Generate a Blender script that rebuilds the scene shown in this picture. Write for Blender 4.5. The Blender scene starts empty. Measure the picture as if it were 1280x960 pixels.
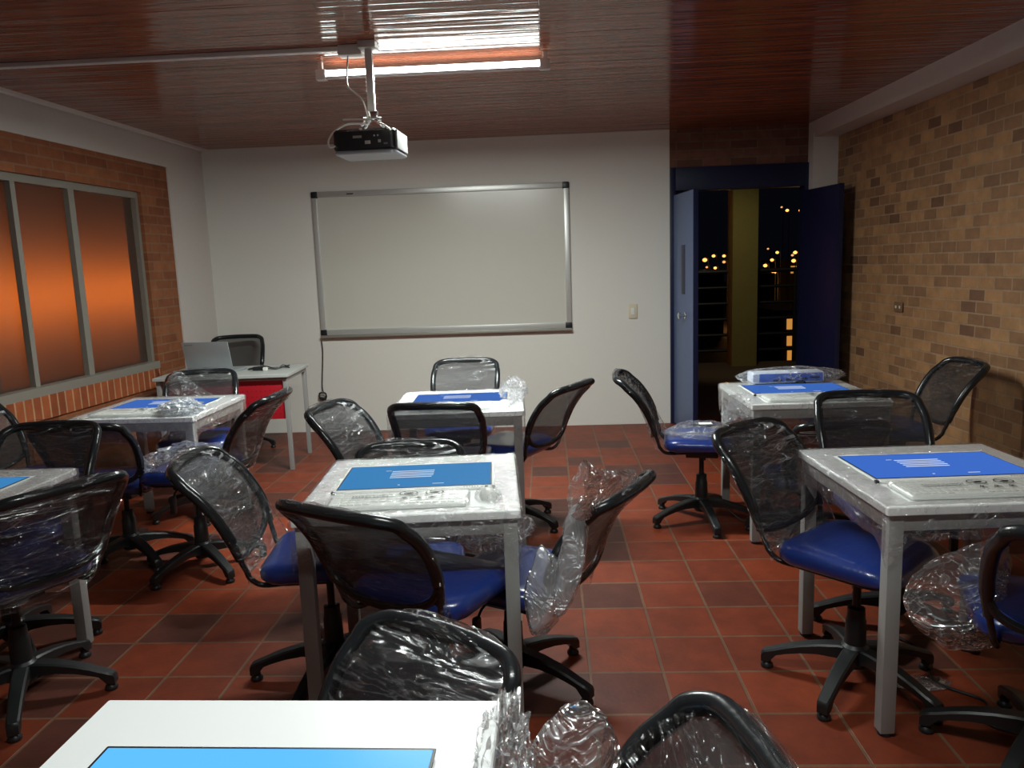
import bpy, bmesh, math, random
from mathutils import Vector, Matrix, noise
random.seed(7)
C = bpy.context.scene.collection
PI = math.pi
R = math.radians

# ------------------------------------------------------------------ helpers
def obj(name, bm, m, parent=None, smooth=40, loc=None):
    me = bpy.data.meshes.new(name)
    bm.normal_update()
    bm.to_mesh(me); bm.free()
    if smooth:
        for p in me.polygons: p.use_smooth = True
        me.set_sharp_from_angle(angle=R(smooth))
    ms = m if isinstance(m, (list, tuple)) else [m]
    for x in ms: me.materials.append(x)
    o = bpy.data.objects.new(name, me)
    C.objects.link(o)
    if parent: o.parent = parent
    if loc: o.location = loc
    return o

def tag(o, label, cat, group=None, kind=None):
    o['label'] = label; o['category'] = cat
    if group: o['group'] = group
    if kind: o['kind'] = kind
    return o

def thing(name, label, cat, loc=(0, 0, 0), rz=0, group=None):
    o = bpy.data.objects.new(name, None); C.objects.link(o)
    o.location = loc; o.rotation_euler = (0, 0, rz); o.empty_display_size = .1
    return tag(o, label, cat, group)

def struct(name, bm, m, parent=None, smooth=40):
    o = obj(name, bm, m, parent, smooth)
    if not parent: o['kind'] = 'structure'
    return o

def copy_tree(o, parent=None):
    c = o.copy(); C.objects.link(c)
    if parent: c.parent = parent
    for ch in list(o.children):
        if not ch.name.startswith('plastic_wrap'): copy_tree(ch, c)
    return c

def nb(): return bmesh.new()

def box(bm, x0, x1, y0, y1, z0, z1, bev=0, mi=0, M=None):
    r = bmesh.ops.create_cube(bm, size=1)
    vs = r['verts']
    for v in vs:
        v.co = Vector((x0 + (v.co.x + .5) * (x1 - x0), y0 + (v.co.y + .5) * (y1 - y0), z0 + (v.co.z + .5) * (z1 - z0)))
    if M:
        for v in vs: v.co = M @ v.co
    fs = set(f for v in vs for f in v.link_faces)
    for f in fs: f.material_index = mi
    if bev:
        es = list(set(e for v in vs for e in v.link_edges))
        bmesh.ops.bevel(bm, geom=es, offset=bev, segments=2, profile=.6, affect='EDGES')
    return bm

def catmull(pts, n=8, closed=False):
    P = [Vector(p) for p in pts]; out = []
    N = len(P)
    for i in range(N if closed else N - 1):
        if closed:
            p0, p1, p2, p3 = P[i - 1], P[i], P[(i + 1) % N], P[(i + 2) % N]
        else:
            p0, p1, p2, p3 = P[max(i - 1, 0)], P[i], P[i + 1], P[min(i + 2, N - 1)]
        for k in range(n):
            t = k / n
            out.append(.5 * ((2 * p1) + (p2 - p0) * t + (2 * p0 - 5 * p1 + 4 * p2 - p3) * t * t + (3 * p1 - p0 - 3 * p2 + p3) * t ** 3))
    if not closed: out.append(P[-1].copy())
    return out

def tube(bm, pts, r, seg=10, closed=False, mi=0, flat=1.0):
    P = [Vector(p) for p in pts]; n = len(P)
    rr = r if callable(r) else (lambda i, p: r)
    rings = []; up = None
    for i, p in enumerate(P):
        if closed: t = P[(i + 1) % n] - P[i - 1]
        else: t = P[min(i + 1, n - 1)] - P[max(i - 1, 0)]
        if t.length < 1e-9: t = Vector((0, 0, 1))
        t.normalize()
        if up is None:
            up = Vector((0, 0, 1)) if abs(t.z) < .9 else Vector((1, 0, 0))
        a = t.cross(up)
        if a.length < 1e-6: a = t.cross(Vector((0, 1, 0)))
        a.normalize(); b = a.cross(t).normalized(); up = b
        q = rr(i, p)
        rings.append([bm.verts.new(p + a * math.cos(2 * PI * k / seg) * q + b * math.sin(2 * PI * k / seg) * q * flat) for k in range(seg)])
    m = n if closed else n - 1
    for i in range(m):
        A, B = rings[i], rings[(i + 1) % n]
        for k in range(seg):
            f = bm.faces.new((A[k], A[(k + 1) % seg], B[(k + 1) % seg], B[k])); f.material_index = mi
    if not closed:
        for ring, rev in ((rings[0], True), (rings[-1], False)):
            f = bm.faces.new(ring if rev is False else list(reversed(ring))); f.material_index = mi
    return bm

def lathe(bm, prof, seg=20, c=(0, 0, 0), mi=0, axis='z'):
    rings = []
    for r, z in prof:
        ring = []
        for k in range(seg):
            a = 2 * PI * k / seg
            p = (r * math.cos(a), r * math.sin(a), z)
            if axis == 'y': p = (p[0], p[2], p[1])
            if axis == 'x': p = (p[2], p[0], p[1])
            ring.append(bm.verts.new(Vector(p) + Vector(c)))
        rings.append(ring)
    for A, B in zip(rings, rings[1:]):
        for k in range(seg):
            bm.faces.new((A[k], A[(k + 1) % seg], B[(k + 1) % seg], B[k])).material_index = mi
    bm.faces.new(list(reversed(rings[0]))).material_index = mi
    bm.faces.new(rings[-1]).material_index = mi
    bmesh.ops.recalc_face_normals(bm, faces=bm.faces[:])
    return bm

def rrect(w, d, r, n=6):
    out = []
    for cx, cy, a0 in ((w / 2 - r, d / 2 - r, 0), (-w / 2 + r, d / 2 - r, 90), (-w / 2 + r, -d / 2 + r, 180), (w / 2 - r, -d / 2 + r, 270)):
        for k in range(n + 1):
            a = R(a0 + 90 * k / n)
            out.append((cx + r * math.cos(a), cy + r * math.sin(a)))
    return out

def loft(bm, rings, cap=True, mi=0, closed=True):
    V = [[bm.verts.new(p) for p in ring] for ring in rings]
    n = len(V[0])
    for A, B in zip(V, V[1:]):
        for k in range(n if closed else n - 1):
            bm.faces.new((A[k], A[(k + 1) % n], B[(k + 1) % n], B[k])).material_index = mi
    if cap:
        bm.faces.new(list(reversed(V[0]))).material_index = mi
        bm.faces.new(V[-1]).material_index = mi
    return V

def slab(bm, w, d, r, z0, z1, bev=.003, cx=0, cy=0, mi=0):
    rings = []
    for ins, z in ((bev, z0), (0, z0 + bev), (0, z1 - bev), (bev, z1)):
        rings.append([Vector((cx + x, cy + y, z)) for x, y in rrect(w - 2 * ins, d - 2 * ins, max(r - ins, .0005))])
    loft(bm, rings, mi=mi)
    return bm

# ------------------------------------------------------------------ materials
def newmat(name):
    m = bpy.data.materials.new(name); m.use_nodes = True
    nt = m.node_tree; nt.nodes.clear()
    out = nt.nodes.new('ShaderNodeOutputMaterial')
    return m, nt, nt.nodes, nt.links, out

def setp(n, **kw):
    for k, v in kw.items():
        n.inputs[k.replace('_', ' ')].default_value = v

def srgb(r, g, b):
    f = lambda c: (c / 255 / 12.92) if c / 255 <= .04045 else ((c / 255 + .055) / 1.055) ** 2.4
    return (f(r), f(g), f(b), 1)

def plain(name, col, rough=.5, metal=0, bump=0, bscale=60, coat=0, stretch=(1, 1, 1), var=0, spec=.5):
    m, nt, N, L, out = newmat(name)
    p = N.new('ShaderNodeBsdfPrincipled')
    p.inputs['Base Color'].default_value = col
    p.inputs['Roughness'].default_value = rough; p.inputs['Metallic'].default_value = metal
    p.inputs['Coat Weight'].default_value = coat; p.inputs['Coat Roughness'].default_value = .12
    p.inputs['Specular IOR Level'].default_value = spec
    L.new(p.outputs[0], out.inputs[0])
    if bump or var:
        tc = N.new('ShaderNodeTexCoord'); mp = N.new('ShaderNodeMapping'); mp.inputs['Scale'].default_value = stretch
        L.new(tc.outputs['Object'], mp.inputs[0])
        nz = N.new('ShaderNodeTexNoise'); setp(nz, Scale=bscale, Detail=5)
        L.new(mp.outputs[0], nz.inputs[0])
        if bump:
            b = N.new('ShaderNodeBump'); setp(b, Strength=bump, Distance=.004)
            L.new(nz.outputs[0], b.inputs['Height']); L.new(b.outputs[0], p.inputs['Normal'])
            if coat: L.new(b.outputs[0], p.inputs['Coat Normal'])
        if var:
            mx = N.new('ShaderNodeMix'); mx.data_type = 'RGBA'; mx.blend_type = 'MULTIPLY'
            mx.inputs[0].default_value = 1
            mx.inputs[6].default_value = col
            rp = N.new('ShaderNodeMapRange'); setp(rp, To_Min=1 - var, To_Max=1 + var)
            L.new(nz.outputs[0], rp.inputs[0]); L.new(rp.outputs[0], mx.inputs[7])
            L.new(mx.outputs[2], p.inputs['Base Color'])
    return m

def emis(name, col, s):
    m, nt, N, L, out = newmat(name)
    e = N.new('ShaderNodeEmission'); e.inputs[0].default_value = col; e.inputs[1].default_value = s
    L.new(e.outputs[0], out.inputs[0])
    return m

def bricks(name, c1, c2, mortar, bw, bh, ms, off=.5, swz=None, shift=(0, 0), rough=.8, bump=.5, dark=None, darkamt=.1, noise_amt=.25, spec=.3, mort_rough=None):
    m, nt, N, L, out = newmat(name)
    p = N.new('ShaderNodeBsdfPrincipled'); setp(p, Roughness=rough); p.inputs['Specular IOR Level'].default_value = spec
    tc = N.new('ShaderNodeTexCoord'); src = tc.outputs['Object']
    if swz:
        s = N.new('ShaderNodeSeparateXYZ'); L.new(src, s.inputs[0])
        c = N.new('ShaderNodeCombineXYZ')
        L.new(s.outputs[swz[0]], c.inputs[0]); L.new(s.outputs[swz[1]], c.inputs[1]); src = c.outputs[0]
    mp = N.new('ShaderNodeMapping'); mp.inputs['Location'].default_value = (-shift[0], -shift[1], 0)
    L.new(src, mp.inputs[0])
    def bt(a, b):
        t = N.new('ShaderNodeTexBrick'); t.offset = off; t.offset_frequency = 2; t.squash = 1
        setp(t, Scale=1, Mortar_Size=ms, Mortar_Smooth=.25, Bias=0, Brick_Width=bw, Row_Height=bh)
        t.inputs['Color1'].default_value = a; t.inputs['Color2'].default_value = b; t.inputs['Mortar'].default_value = mortar
        L.new(mp.outputs[0], t.inputs[0]); return t
    t = bt(c1, c2)
    col = t.outputs[0]
    if dark:
        t2 = bt((0, 0, 0, 1), (1, 1, 1, 1)); t2.inputs['Mortar'].default_value = (0, 0, 0, 1)
        mr = N.new('ShaderNodeMapRange'); setp(mr, From_Min=1 - darkamt - .02, From_Max=1 - darkamt + .02); L.new(t2.outputs[0], mr.inputs[0])
        mx = N.new('ShaderNodeMix'); mx.data_type = 'RGBA'
        L.new(mr.outputs[0], mx.inputs[0]); L.new(col, mx.inputs[6]); mx.inputs[7].default_value = dark
        col = mx.outputs[2]
    nz = N.new('ShaderNodeTexNoise'); setp(nz, Scale=9, Detail=6, Roughness=.65); L.new(mp.outputs[0], nz.inputs[0])
    rp = N.new('ShaderNodeMapRange'); setp(rp, From_Min=.25, From_Max=.75, To_Min=1 - noise_amt, To_Max=1 + noise_amt); L.new(nz.outputs[0], rp.inputs[0])
    mu = N.new('ShaderNodeMix'); mu.data_type = 'RGBA'; mu.blend_type = 'MULTIPLY'; mu.inputs[0].default_value = 1
    L.new(col, mu.inputs[6]); L.new(rp.outputs[0], mu.inputs[7]); L.new(mu.outputs[2], p.inputs['Base Color'])
    nz2 = N.new('ShaderNodeTexNoise'); setp(nz2, Scale=60, Detail=4); L.new(mp.outputs[0], nz2.inputs[0])
    h = N.new('ShaderNodeMath'); h.operation = 'MULTIPLY_ADD'; h.inputs[1].default_value = -1
    sc = N.new('ShaderNodeMath'); sc.operation = 'MULTIPLY'; sc.inputs[1].default_value = .25; L.new(nz2.outputs[0], sc.inputs[0])
    L.new(t.outputs['Fac'], h.inputs[0]); L.new(sc.outputs[0], h.inputs[2])
    b = N.new('ShaderNodeBump'); setp(b, Strength=bump, Distance=.006); L.new(h.outputs[0], b.inputs['Height']); L.new(b.outputs[0], p.inputs['Normal'])
    L.new(p.outputs[0], out.inputs[0])
    return m

def film(name, haze=.02, gl=.6, scale=16, stretch=(1, 1, 1), rough=.1, slope=.03, tint=(.985, .985, .985, 1), streak=.15, rot=(0, 0, 0), thin=.12):
    """thin clear plastic: mostly see-through, glossy, crinkled, hazy along its creases"""
    m, nt, N, L, out = newmat(name)
    def math_(op, a, b=None, c=None):
        n = N.new('ShaderNodeMath'); n.operation = op
        for k, v in enumerate((a, b, c)):
            if v is None: continue
            if isinstance(v, (int, float)): n.inputs[k].default_value = v
            else: L.new(v, n.inputs[k])
        return n.outputs[0]
    tc = N.new('ShaderNodeTexCoord'); mp = N.new('ShaderNodeMapping')
    mp.inputs['Scale'].default_value = stretch; mp.inputs['Rotation'].default_value = rot
    L.new(tc.outputs['Object'], mp.inputs[0])
    n1 = N.new('ShaderNodeTexNoise'); setp(n1, Scale=scale, Detail=3, Roughness=.55, Distortion=.8); L.new(mp.outputs[0], n1.inputs[0])
    n2 = N.new('ShaderNodeTexNoise'); setp(n2, Scale=scale * .3, Detail=2, Roughness=.5); L.new(tc.outputs['Object'], n2.inputs[0])
    ridge = math_('SUBTRACT', 1, math_('MULTIPLY', math_('ABSOLUTE', math_('SUBTRACT', n1.outputs[0], .5)), 5))   # 1 on a crease
    ridge = math_('MAXIMUM', ridge, 0)
    line = N.new('ShaderNodeMapRange'); setp(line, From_Min=1 - thin, From_Max=1, To_Min=0, To_Max=1); L.new(ridge, line.inputs[0])
    patch = N.new('ShaderNodeMapRange'); setp(patch, From_Min=.42, From_Max=.62, To_Min=0, To_Max=1); L.new(n2.outputs[0], patch.inputs[0])
    h = math_('ADD', ridge, math_('MULTIPLY', n2.outputs[0], 2.5))
    b = N.new('ShaderNodeBump'); setp(b, Strength=1, Distance=slope); L.new(h, b.inputs['Height'])
    tr = N.new('ShaderNodeBsdfTransparent'); tr.inputs[0].default_value = tint
    g = N.new('ShaderNodeBsdfGlossy'); g.inputs['Roughness'].default_value = rough; g.inputs[0].default_value = (1, 1, 1, 1)
    L.new(b.outputs[0], g.inputs['Normal'])
    d = N.new('ShaderNodeBsdfDiffuse'); d.inputs[0].default_value = (.82, .85, .88, 1)
    tl = N.new('ShaderNodeBsdfTranslucent'); tl.inputs[0].default_value = (.82, .85, .88, 1)
    d0 = N.new('ShaderNodeMixShader'); d0.inputs[0].default_value = .35; L.new(d.outputs[0], d0.inputs[1]); L.new(tl.outputs[0], d0.inputs[2])
    gr = N.new('ShaderNodeBsdfGlossy'); gr.inputs['Roughness'].default_value = .38; gr.inputs[0].default_value = (.95, .97, 1, 1); L.new(b.outputs[0], gr.inputs['Normal'])
    dd = N.new('ShaderNodeMixShader'); dd.inputs[0].default_value = .5; L.new(d0.outputs[0], dd.inputs[1]); L.new(gr.outputs[0], dd.inputs[2])
    fr = N.new('ShaderNodeLayerWeight'); fr.inputs[0].default_value = .2
    gf = math_('MULTIPLY_ADD', fr.outputs['Fresnel'], gl, .035)
    hz = math_('MULTIPLY_ADD', math_('MULTIPLY', line.outputs[0], math_('MULTIPLY_ADD', patch.outputs[0], .85, .15)), streak, haze)
    hz = math_('MULTIPLY_ADD', patch.outputs[0], haze, hz)
    m1 = N.new('ShaderNodeMixShader'); L.new(hz, m1.inputs[0]); L.new(tr.outputs[0], m1.inputs[1]); L.new(dd.outputs[0], m1.inputs[2])
    m2 = N.new('ShaderNodeMixShader'); L.new(gf, m2.inputs[0]); L.new(m1.outputs[0], m2.inputs[1]); L.new(g.outputs[0], m2.inputs[2])
    L.new(m2.outputs[0], out.inputs[0])
    return m

def wood_ceiling():
    m, nt, N, L, out = newmat('varnished_boards')
    p = N.new('ShaderNodeBsdfPrincipled')
    tc = N.new('ShaderNodeTexCoord')
    t = N.new('ShaderNodeTexBrick'); t.offset = .37; t.offset_frequency = 2
    setp(t, Scale=1, Mortar_Size=.002, Mortar_Smooth=.5, Bias=0, Brick_Width=2.6, Row_Height=.09)
    t.inputs['Color1'].default_value = srgb(134, 74, 52); t.inputs['Color2'].default_value = srgb(150, 88, 64); t.inputs['Mortar'].default_value = srgb(60, 30, 18)
    L.new(tc.outputs['Object'], t.inputs[0])
    mp = N.new('ShaderNodeMapping'); mp.inputs['Scale'].default_value = (1.2, 26, 1); L.new(tc.outputs['Object'], mp.inputs[0])
    nz = N.new('ShaderNodeTexNoise'); setp(nz, Scale=2.2, Detail=7, Roughness=.65, Distortion=.4); L.new(mp.outputs[0], nz.inputs[0])
    rp = N.new('ShaderNodeMapRange'); setp(rp, From_Min=.3, From_Max=.7, To_Min=.72, To_Max=1.2); L.new(nz.outputs[0], rp.inputs[0])
    mu = N.new('ShaderNodeMix'); mu.data_type = 'RGBA'; mu.blend_type = 'MULTIPLY'; mu.inputs[0].default_value = 1
    L.new(t.outputs[0], mu.inputs[6]); L.new(rp.outputs[0], mu.inputs[7]); L.new(mu.outputs[2], p.inputs['Base Color'])
    # each board is cupped across its width and sits a little out of level
    mpb = N.new('ShaderNodeMapping'); mpb.inputs['Scale'].default_value = (.25, 8, 1); L.new(tc.outputs['Object'], mpb.inputs[0])
    nb_ = N.new('ShaderNodeTexNoise'); setp(nb_, Scale=2.2, Detail=2, Roughness=.5); L.new(mpb.outputs[0], nb_.inputs[0])
    ad = N.new('ShaderNodeMath'); ad.operation = 'MULTIPLY_ADD'; ad.inputs[1].default_value = -.12
    L.new(t.outputs['Fac'], ad.inputs[0]); L.new(nb_.outputs[0], ad.inputs[2])
    b = N.new('ShaderNodeBump'); setp(b, Strength=.45, Distance=.02); L.new(ad.outputs[0], b.inputs['Height'])
    L.new(b.outputs[0], p.inputs['Normal'])
    setp(p, Roughness=.13); p.inputs['Specular IOR Level'].default_value = .45
    L.new(p.outputs[0], out.inputs[0])
    return m

def mesh_fabric():
    m, nt, N, L, out = newmat('black_mesh_fabric')
    tr = N.new('ShaderNodeBsdfTransparent')
    p = N.new('ShaderNodeBsdfPrincipled'); p.inputs['Base Color'].default_value = (.012, .012, .014, 1); setp(p, Roughness=.6)
    mx = N.new('ShaderNodeMixShader'); mx.inputs[0].default_value = .74
    L.new(tr.outputs[0], mx.inputs[1]); L.new(p.outputs[0], mx.inputs[2]); L.new(mx.outputs[0], out.inputs[0])
    return m

def frosted():
    m, nt, N, L, out = newmat('frosted_glass')
    rf = N.new('ShaderNodeBsdfRefraction'); rf.inputs['IOR'].default_value = 1.02; rf.inputs['Roughness'].default_value = .3
    rf.inputs[0].default_value = (.9, .88, .85, 1)
    g = N.new('ShaderNodeBsdfGlossy'); g.inputs['Roughness'].default_value = .35
    d = N.new('ShaderNodeBsdfDiffuse'); d.inputs[0].default_value = (.25, .24, .22, 1)
    m0 = N.new('ShaderNodeMixShader'); m0.inputs[0].default_value = .05; L.new(rf.outputs[0], m0.inputs[1]); L.new(d.outputs[0], m0.inputs[2])
    mx = N.new('ShaderNodeMixShader'); mx.inputs[0].default_value = .05
    L.new(m0.outputs[0], mx.inputs[1]); L.new(g.outputs[0], mx.inputs[2]); L.new(mx.outputs[0], out.inputs[0])
    return m

def screen_mat(name, col, s):
    m, nt, N, L, out = newmat(name)
    e = N.new('ShaderNodeEmission'); e.inputs[0].default_value = col; e.inputs[1].default_value = s
    g = N.new('ShaderNodeBsdfGlossy'); g.inputs['Roughness'].default_value = .25; g.inputs[0].default_value = (.03, .03, .03, 1)
    a = N.new('ShaderNodeAddShader'); L.new(e.outputs[0], a.inputs[0]); L.new(g.outputs[0], a.inputs[1]); L.new(a.outputs[0], out.inputs[0])
    return m

M = {}
M['floor'] = bricks('terracotta_tiles', srgb(126, 54, 30), srgb(100, 44, 28), srgb(106, 76, 58), .267, .267, .0065, off=0, shift=(-1.7468, 3.4392),
                    rough=.48, bump=.45, dark=srgb(84, 46, 37), darkamt=.2, noise_amt=.28, spec=.3)
M['wall'] = plain('white_plaster', srgb(222, 220, 212), .75, bump=.12, bscale=90, var=.03)
M['beam'] = plain('white_beam_paint', srgb(205, 198, 192), .7, bump=.15, bscale=40, var=.05)
M['brick_r'] = bricks('tan_brick', srgb(172, 130, 88), srgb(130, 96, 70), srgb(158, 130, 102), .165, .074, .006, swz=(1, 2), dark=srgb(112, 80, 60), darkamt=.055, rough=.55, spec=.5)
M['brick_h'] = bricks('header_brick', srgb(120, 80, 66), srgb(96, 62, 52), srgb(110, 88, 76), .235, .074, .007, swz=(0, 2))
M['brick_l'] = bricks('red_brick', srgb(150, 92, 58), srgb(126, 72, 46), srgb(140, 100, 74), .235, .074, .007, swz=(1, 2), rough=.6)
M['rowlock'] = bricks('sill_brick', srgb(160, 86, 50), srgb(136, 70, 42), srgb(176, 134, 98), .075, .4, .008, off=0, swz=(1, 2), shift=(0, .4))
M['ceiling'] = wood_ceiling()
M['white_top'] = plain('white_laminate', srgb(243, 245, 245), .28)
M['grey_metal'] = plain('grey_powder_coat', srgb(150, 150, 148), .45, metal=0, bump=.1, bscale=200)
M['alu'] = plain('aluminium', srgb(200, 200, 196), .35, metal=.45)
M['alu_dull'] = plain('window_aluminium', srgb(150, 146, 136), .5, metal=.4)
M['black_cap'] = plain('black_plastic_cap', (.012, .012, .016, 1), .4)
M['black_plastic'] = plain('black_nylon', (.013, .014, .015, 1), .42, bump=.06, bscale=150)
M['tube_black'] = plain('black_gloss_tube', (.014, .016, .018, 1), .22, bump=.25, bscale=45)
M['vinyl'] = plain('blue_vinyl', srgb(28, 50, 118), .3, bump=.4, bscale=20, coat=.6, stretch=(1, 2.5, 1))
M['mesh'] = mesh_fabric()
M['board'] = plain('whiteboard_enamel', srgb(204, 202, 192), .22, spec=.45)
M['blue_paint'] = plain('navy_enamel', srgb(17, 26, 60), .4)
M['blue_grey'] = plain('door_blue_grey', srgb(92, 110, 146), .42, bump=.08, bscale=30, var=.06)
M['red'] = plain('red_panel', srgb(176, 26, 40), .4)
M['desk_top'] = plain('grey_laminate', srgb(186, 190, 186), .45)
M['laptop'] = plain('silver_lid', srgb(165, 172, 176), .35, metal=.35)
M['film_top'] = film('table_cling_film', haze=.04, gl=.5, scale=20, stretch=(1, 2.2, 1), rough=.13, slope=.008, streak=.28, thin=.25)
M['film_sleeve'] = film('keyboard_sleeve', haze=.05, gl=.5, scale=12, stretch=(1, 1.5, 1), rough=.14, slope=.003, streak=.08, thin=.2)
M['film_dense'] = film('stretch_film', haze=.012, gl=.6, scale=7.5, stretch=(.5, 1, 3), rough=.14, slope=.06, streak=.7, rot=(0, .45, 0), thin=.17)
M['film_light'] = film('stretch_film_light', haze=.006, gl=.5, scale=7, stretch=(.5, 1, 2.6), rough=.13, slope=.045, streak=.35, rot=(0, -.4, 0), thin=.1)
M['bag'] = film('plastic_bag_film', haze=.06, gl=.6, scale=9, stretch=(1, 1, 1.8), rough=.13, slope=.04, streak=.6, thin=.13)
M['bag_milky'] = film('milky_bag_film', haze=.42, gl=.6, scale=9, rough=.14, slope=.06, streak=.6, tint=(.94, .96, .98, 1), thin=.16)
M['text_white'] = emis('screen_text', (.75, .85, 1, 1), .8)
M['ink'] = plain('black_ink', (.02, .02, .02, 1), .6)
M['grey_ink'] = plain('grey_ink', (.2, .2, .2, 1), .6)
M['kb'] = plain('white_keyboard_plastic', srgb(228, 230, 226), .35)
M['cable_w'] = plain('white_cable', srgb(220, 218, 210), .5)
M['duct'] = plain('white_pvc', srgb(216, 212, 206), .45)
M['frost'] = frosted()
M['tube'] = emis('lit_tube', (.97, 1.0, .95, 1), 13)
M['olive'] = plain('olive_plaster', srgb(150, 140, 84), .8, bump=.15, bscale=30, var=.1)
M['concrete'] = plain('outdoor_concrete', srgb(96, 80, 66), .85, bump=.3, bscale=20, var=.2)
M['dark_steel'] = plain('railing_paint', srgb(30, 32, 42), .5)
M['night'] = plain('night_ground', srgb(58, 50, 42), .9, var=.3, bscale=.6)
M['sodium'] = emis('sodium_glow', (1, .40, .09, 1), 2.6)
M['sodium_dim'] = emis('sodium_glow_far', (1, .45, .15, 1), 1.1)
M['win_lit'] = emis('lit_window_glow', (1, .42, .08, 1), .55)
M['facade'] = plain('outside_render', srgb(190, 150, 110), .9, var=.1, bscale=1.5)
M['paper'] = plain('white_paper', srgb(226, 226, 220), .7)
M['beige'] = plain('ivory_plastic', srgb(214, 204, 178), .4)
M['sock'] = plain('aged_plate', srgb(120, 92, 70), .6)
M['chrome'] = plain('chrome', (.7, .7, .7, 1), .15, metal=1)
M['blue_print'] = plain('blue_carton_print', srgb(60, 110, 205), .5)
M['carton'] = plain('white_carton', srgb(214, 222, 236), .5)
M['brown_print'] = plain('brown_label', srgb(96, 44, 36), .5)
M['orange_print'] = plain('orange_sticker', srgb(214, 64, 24), .5)
SCR = [screen_mat('screen_sky_blue', srgb(66, 142, 205), .8), screen_mat('screen_royal_blue', srgb(66, 116, 214), .85), screen_mat('screen_bright_blue', srgb(92, 184, 255), 1.15), screen_mat('screen_deep_blue', srgb(64, 110, 196), .85)]

# ------------------------------------------------------------------ camera (calibrated on the tile grid)
H0 = 1.4964; D = 7.03; H = 2.628
f_, p_, y_, r_ = 956.04, .1534, -.0491, -.0354
F = Vector((math.sin(y_) * math.cos(p_), math.cos(y_) * math.cos(p_), -math.sin(p_)))
rt = Vector((math.cos(y_), -math.sin(y_), 0)); up = rt.cross(F)
A_ = math.cos(r_) * rt + math.sin(r_) * up; U_ = -math.sin(r_) * rt + math.cos(r_) * up
cam = bpy.data.cameras.new('camera'); co = bpy.data.objects.new('camera', cam); C.objects.link(co)
mw = Matrix.Identity(4)
for i in range(3):
    mw[i][0] = A_[i]; mw[i][1] = U_[i]; mw[i][2] = -F[i]
mw[0][3] = 0; mw[1][3] = 0; mw[2][3] = H0
co.matrix_world = mw
cam.sensor_width = 36; cam.lens = f_ / 1280 * 36; cam.clip_start = .02; cam.clip_end = 500
bpy.context.scene.camera = co
def ray(u, v): return F + A_ * ((u - 640) / f_) - U_ * ((v - 480) / f_)
def atY(u, v, Y):
    d = ray(u, v); return d * (Y / d.y) + Vector((0, 0, H0))
def atZ(u, v, z):
    d = ray(u, v); return d * ((z - H0) / d.z) + Vector((0, 0, H0))

# ------------------------------------------------------------------ the room
YB = -2.6                                   # the end of the room behind the photographer
def xr(y): return 2.52 + (D - y) * .035      # right brick wall
def xb(y): return 2.32 + (D - y) * .035      # inner face of the right beam
def xl(y): return -3.10 - (D - y) * .06     # left wall

struct('floor', box(nb(), -3.9, 3.3, YB - .2, D + .2, -.12, 0), M['floor'])
struct('ceiling', box(nb(), -3.9, 3.3, YB - .2, D + .3, H, H + .1), M['ceiling'])

def prism(bm, pts, z0, z1):
    bmesh.ops.recalc_face_normals(bm, faces=bm.faces[:]) if bm.faces else None
    loft(bm, [[Vector((x, y, z0)) for x, y in pts], [Vector((x, y, z1)) for x, y in pts]])
    bmesh.ops.recalc_face_normals(bm, faces=bm.faces[:])
    return bm
# far wall: white plaster up to the doorway
struct('wall_back', box(nb(), -3.5, 1.116, D, D + .2, 0, H), M['wall'])
struct('wall_door_header', box(nb(), 1.116, 2.9, D, D + .2, 2.30, H), M['brick_h'])
struct('wall_right', prism(nb(), [(xr(YB), YB), (xr(YB) + .2, YB), (xr(D) + .2, D + .2), (xr(D), D + .2)], 0, H), M['brick_r'])
struct('wall_front', box(nb(), -3.9, 3.3, YB - .2, YB, 0, H), M['wall'])
# left wall with the window opening
wy0, wy1, wz0, wz1 = 2.3, 6.03, .79, 2.17
py = 6.43
bm = nb()
def lseg(bm, ya, yb, z0, z1, d0=0, d1=.22):
    return prism(bm, [(xl(ya) - d0, ya), (xl(yb) - d0, yb), (xl(yb) - d1, yb), (xl(ya) - d1, ya)], z0, z1)
lseg(bm, YB, wy0, 0, 2.415); lseg(bm, wy1, py, 0, 2.40, 0, .085); lseg(bm, wy0, wy1, 0, wz0 - .16); lseg(bm, wy0, wy1, wz1, 2.415)
struct('wall_left', bm, M['brick_l'], smooth=0)
struct('trim_1', lseg(nb(), YB, D, 2.405, H, -.012, .22), M['beam'])               # white beam over the window wall
struct('trim_2', lseg(nb(), py, D + .02, 0, 2.405, -.012, .22), M['beam'])           # white pillar in the corner
struct('trim_3', lseg(nb(), wy0, wy1, wz0 - .16, wz0 - .012, -.018, .22), M['rowlock'], smooth=0)
struct('trim_4', prism(nb(), [(xb(YB), YB), (xr(YB) + .02, YB), (xr(D) + .02, D), (xb(D), D)], H - .135, H), M['beam'])   # right beam
struct('trim_5', box(nb(), xb(D), xr(D) + .02, D - .13, D + .15, 0, H - .1), M['beam'])  # right pillar
# door frame
bm = nb()
box(bm, 1.116, 1.165, D - .03, D + .12, 0, 2.30, .004); box(bm, 2.29, 2.34, D - .03, D + .12, 0, 2.30, .004)
box(bm, 1.16, 2.30, D - .025, D + .11, 2.10, 2.30, .004)
struct('trim_6', bm, M['blue_paint'])
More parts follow.
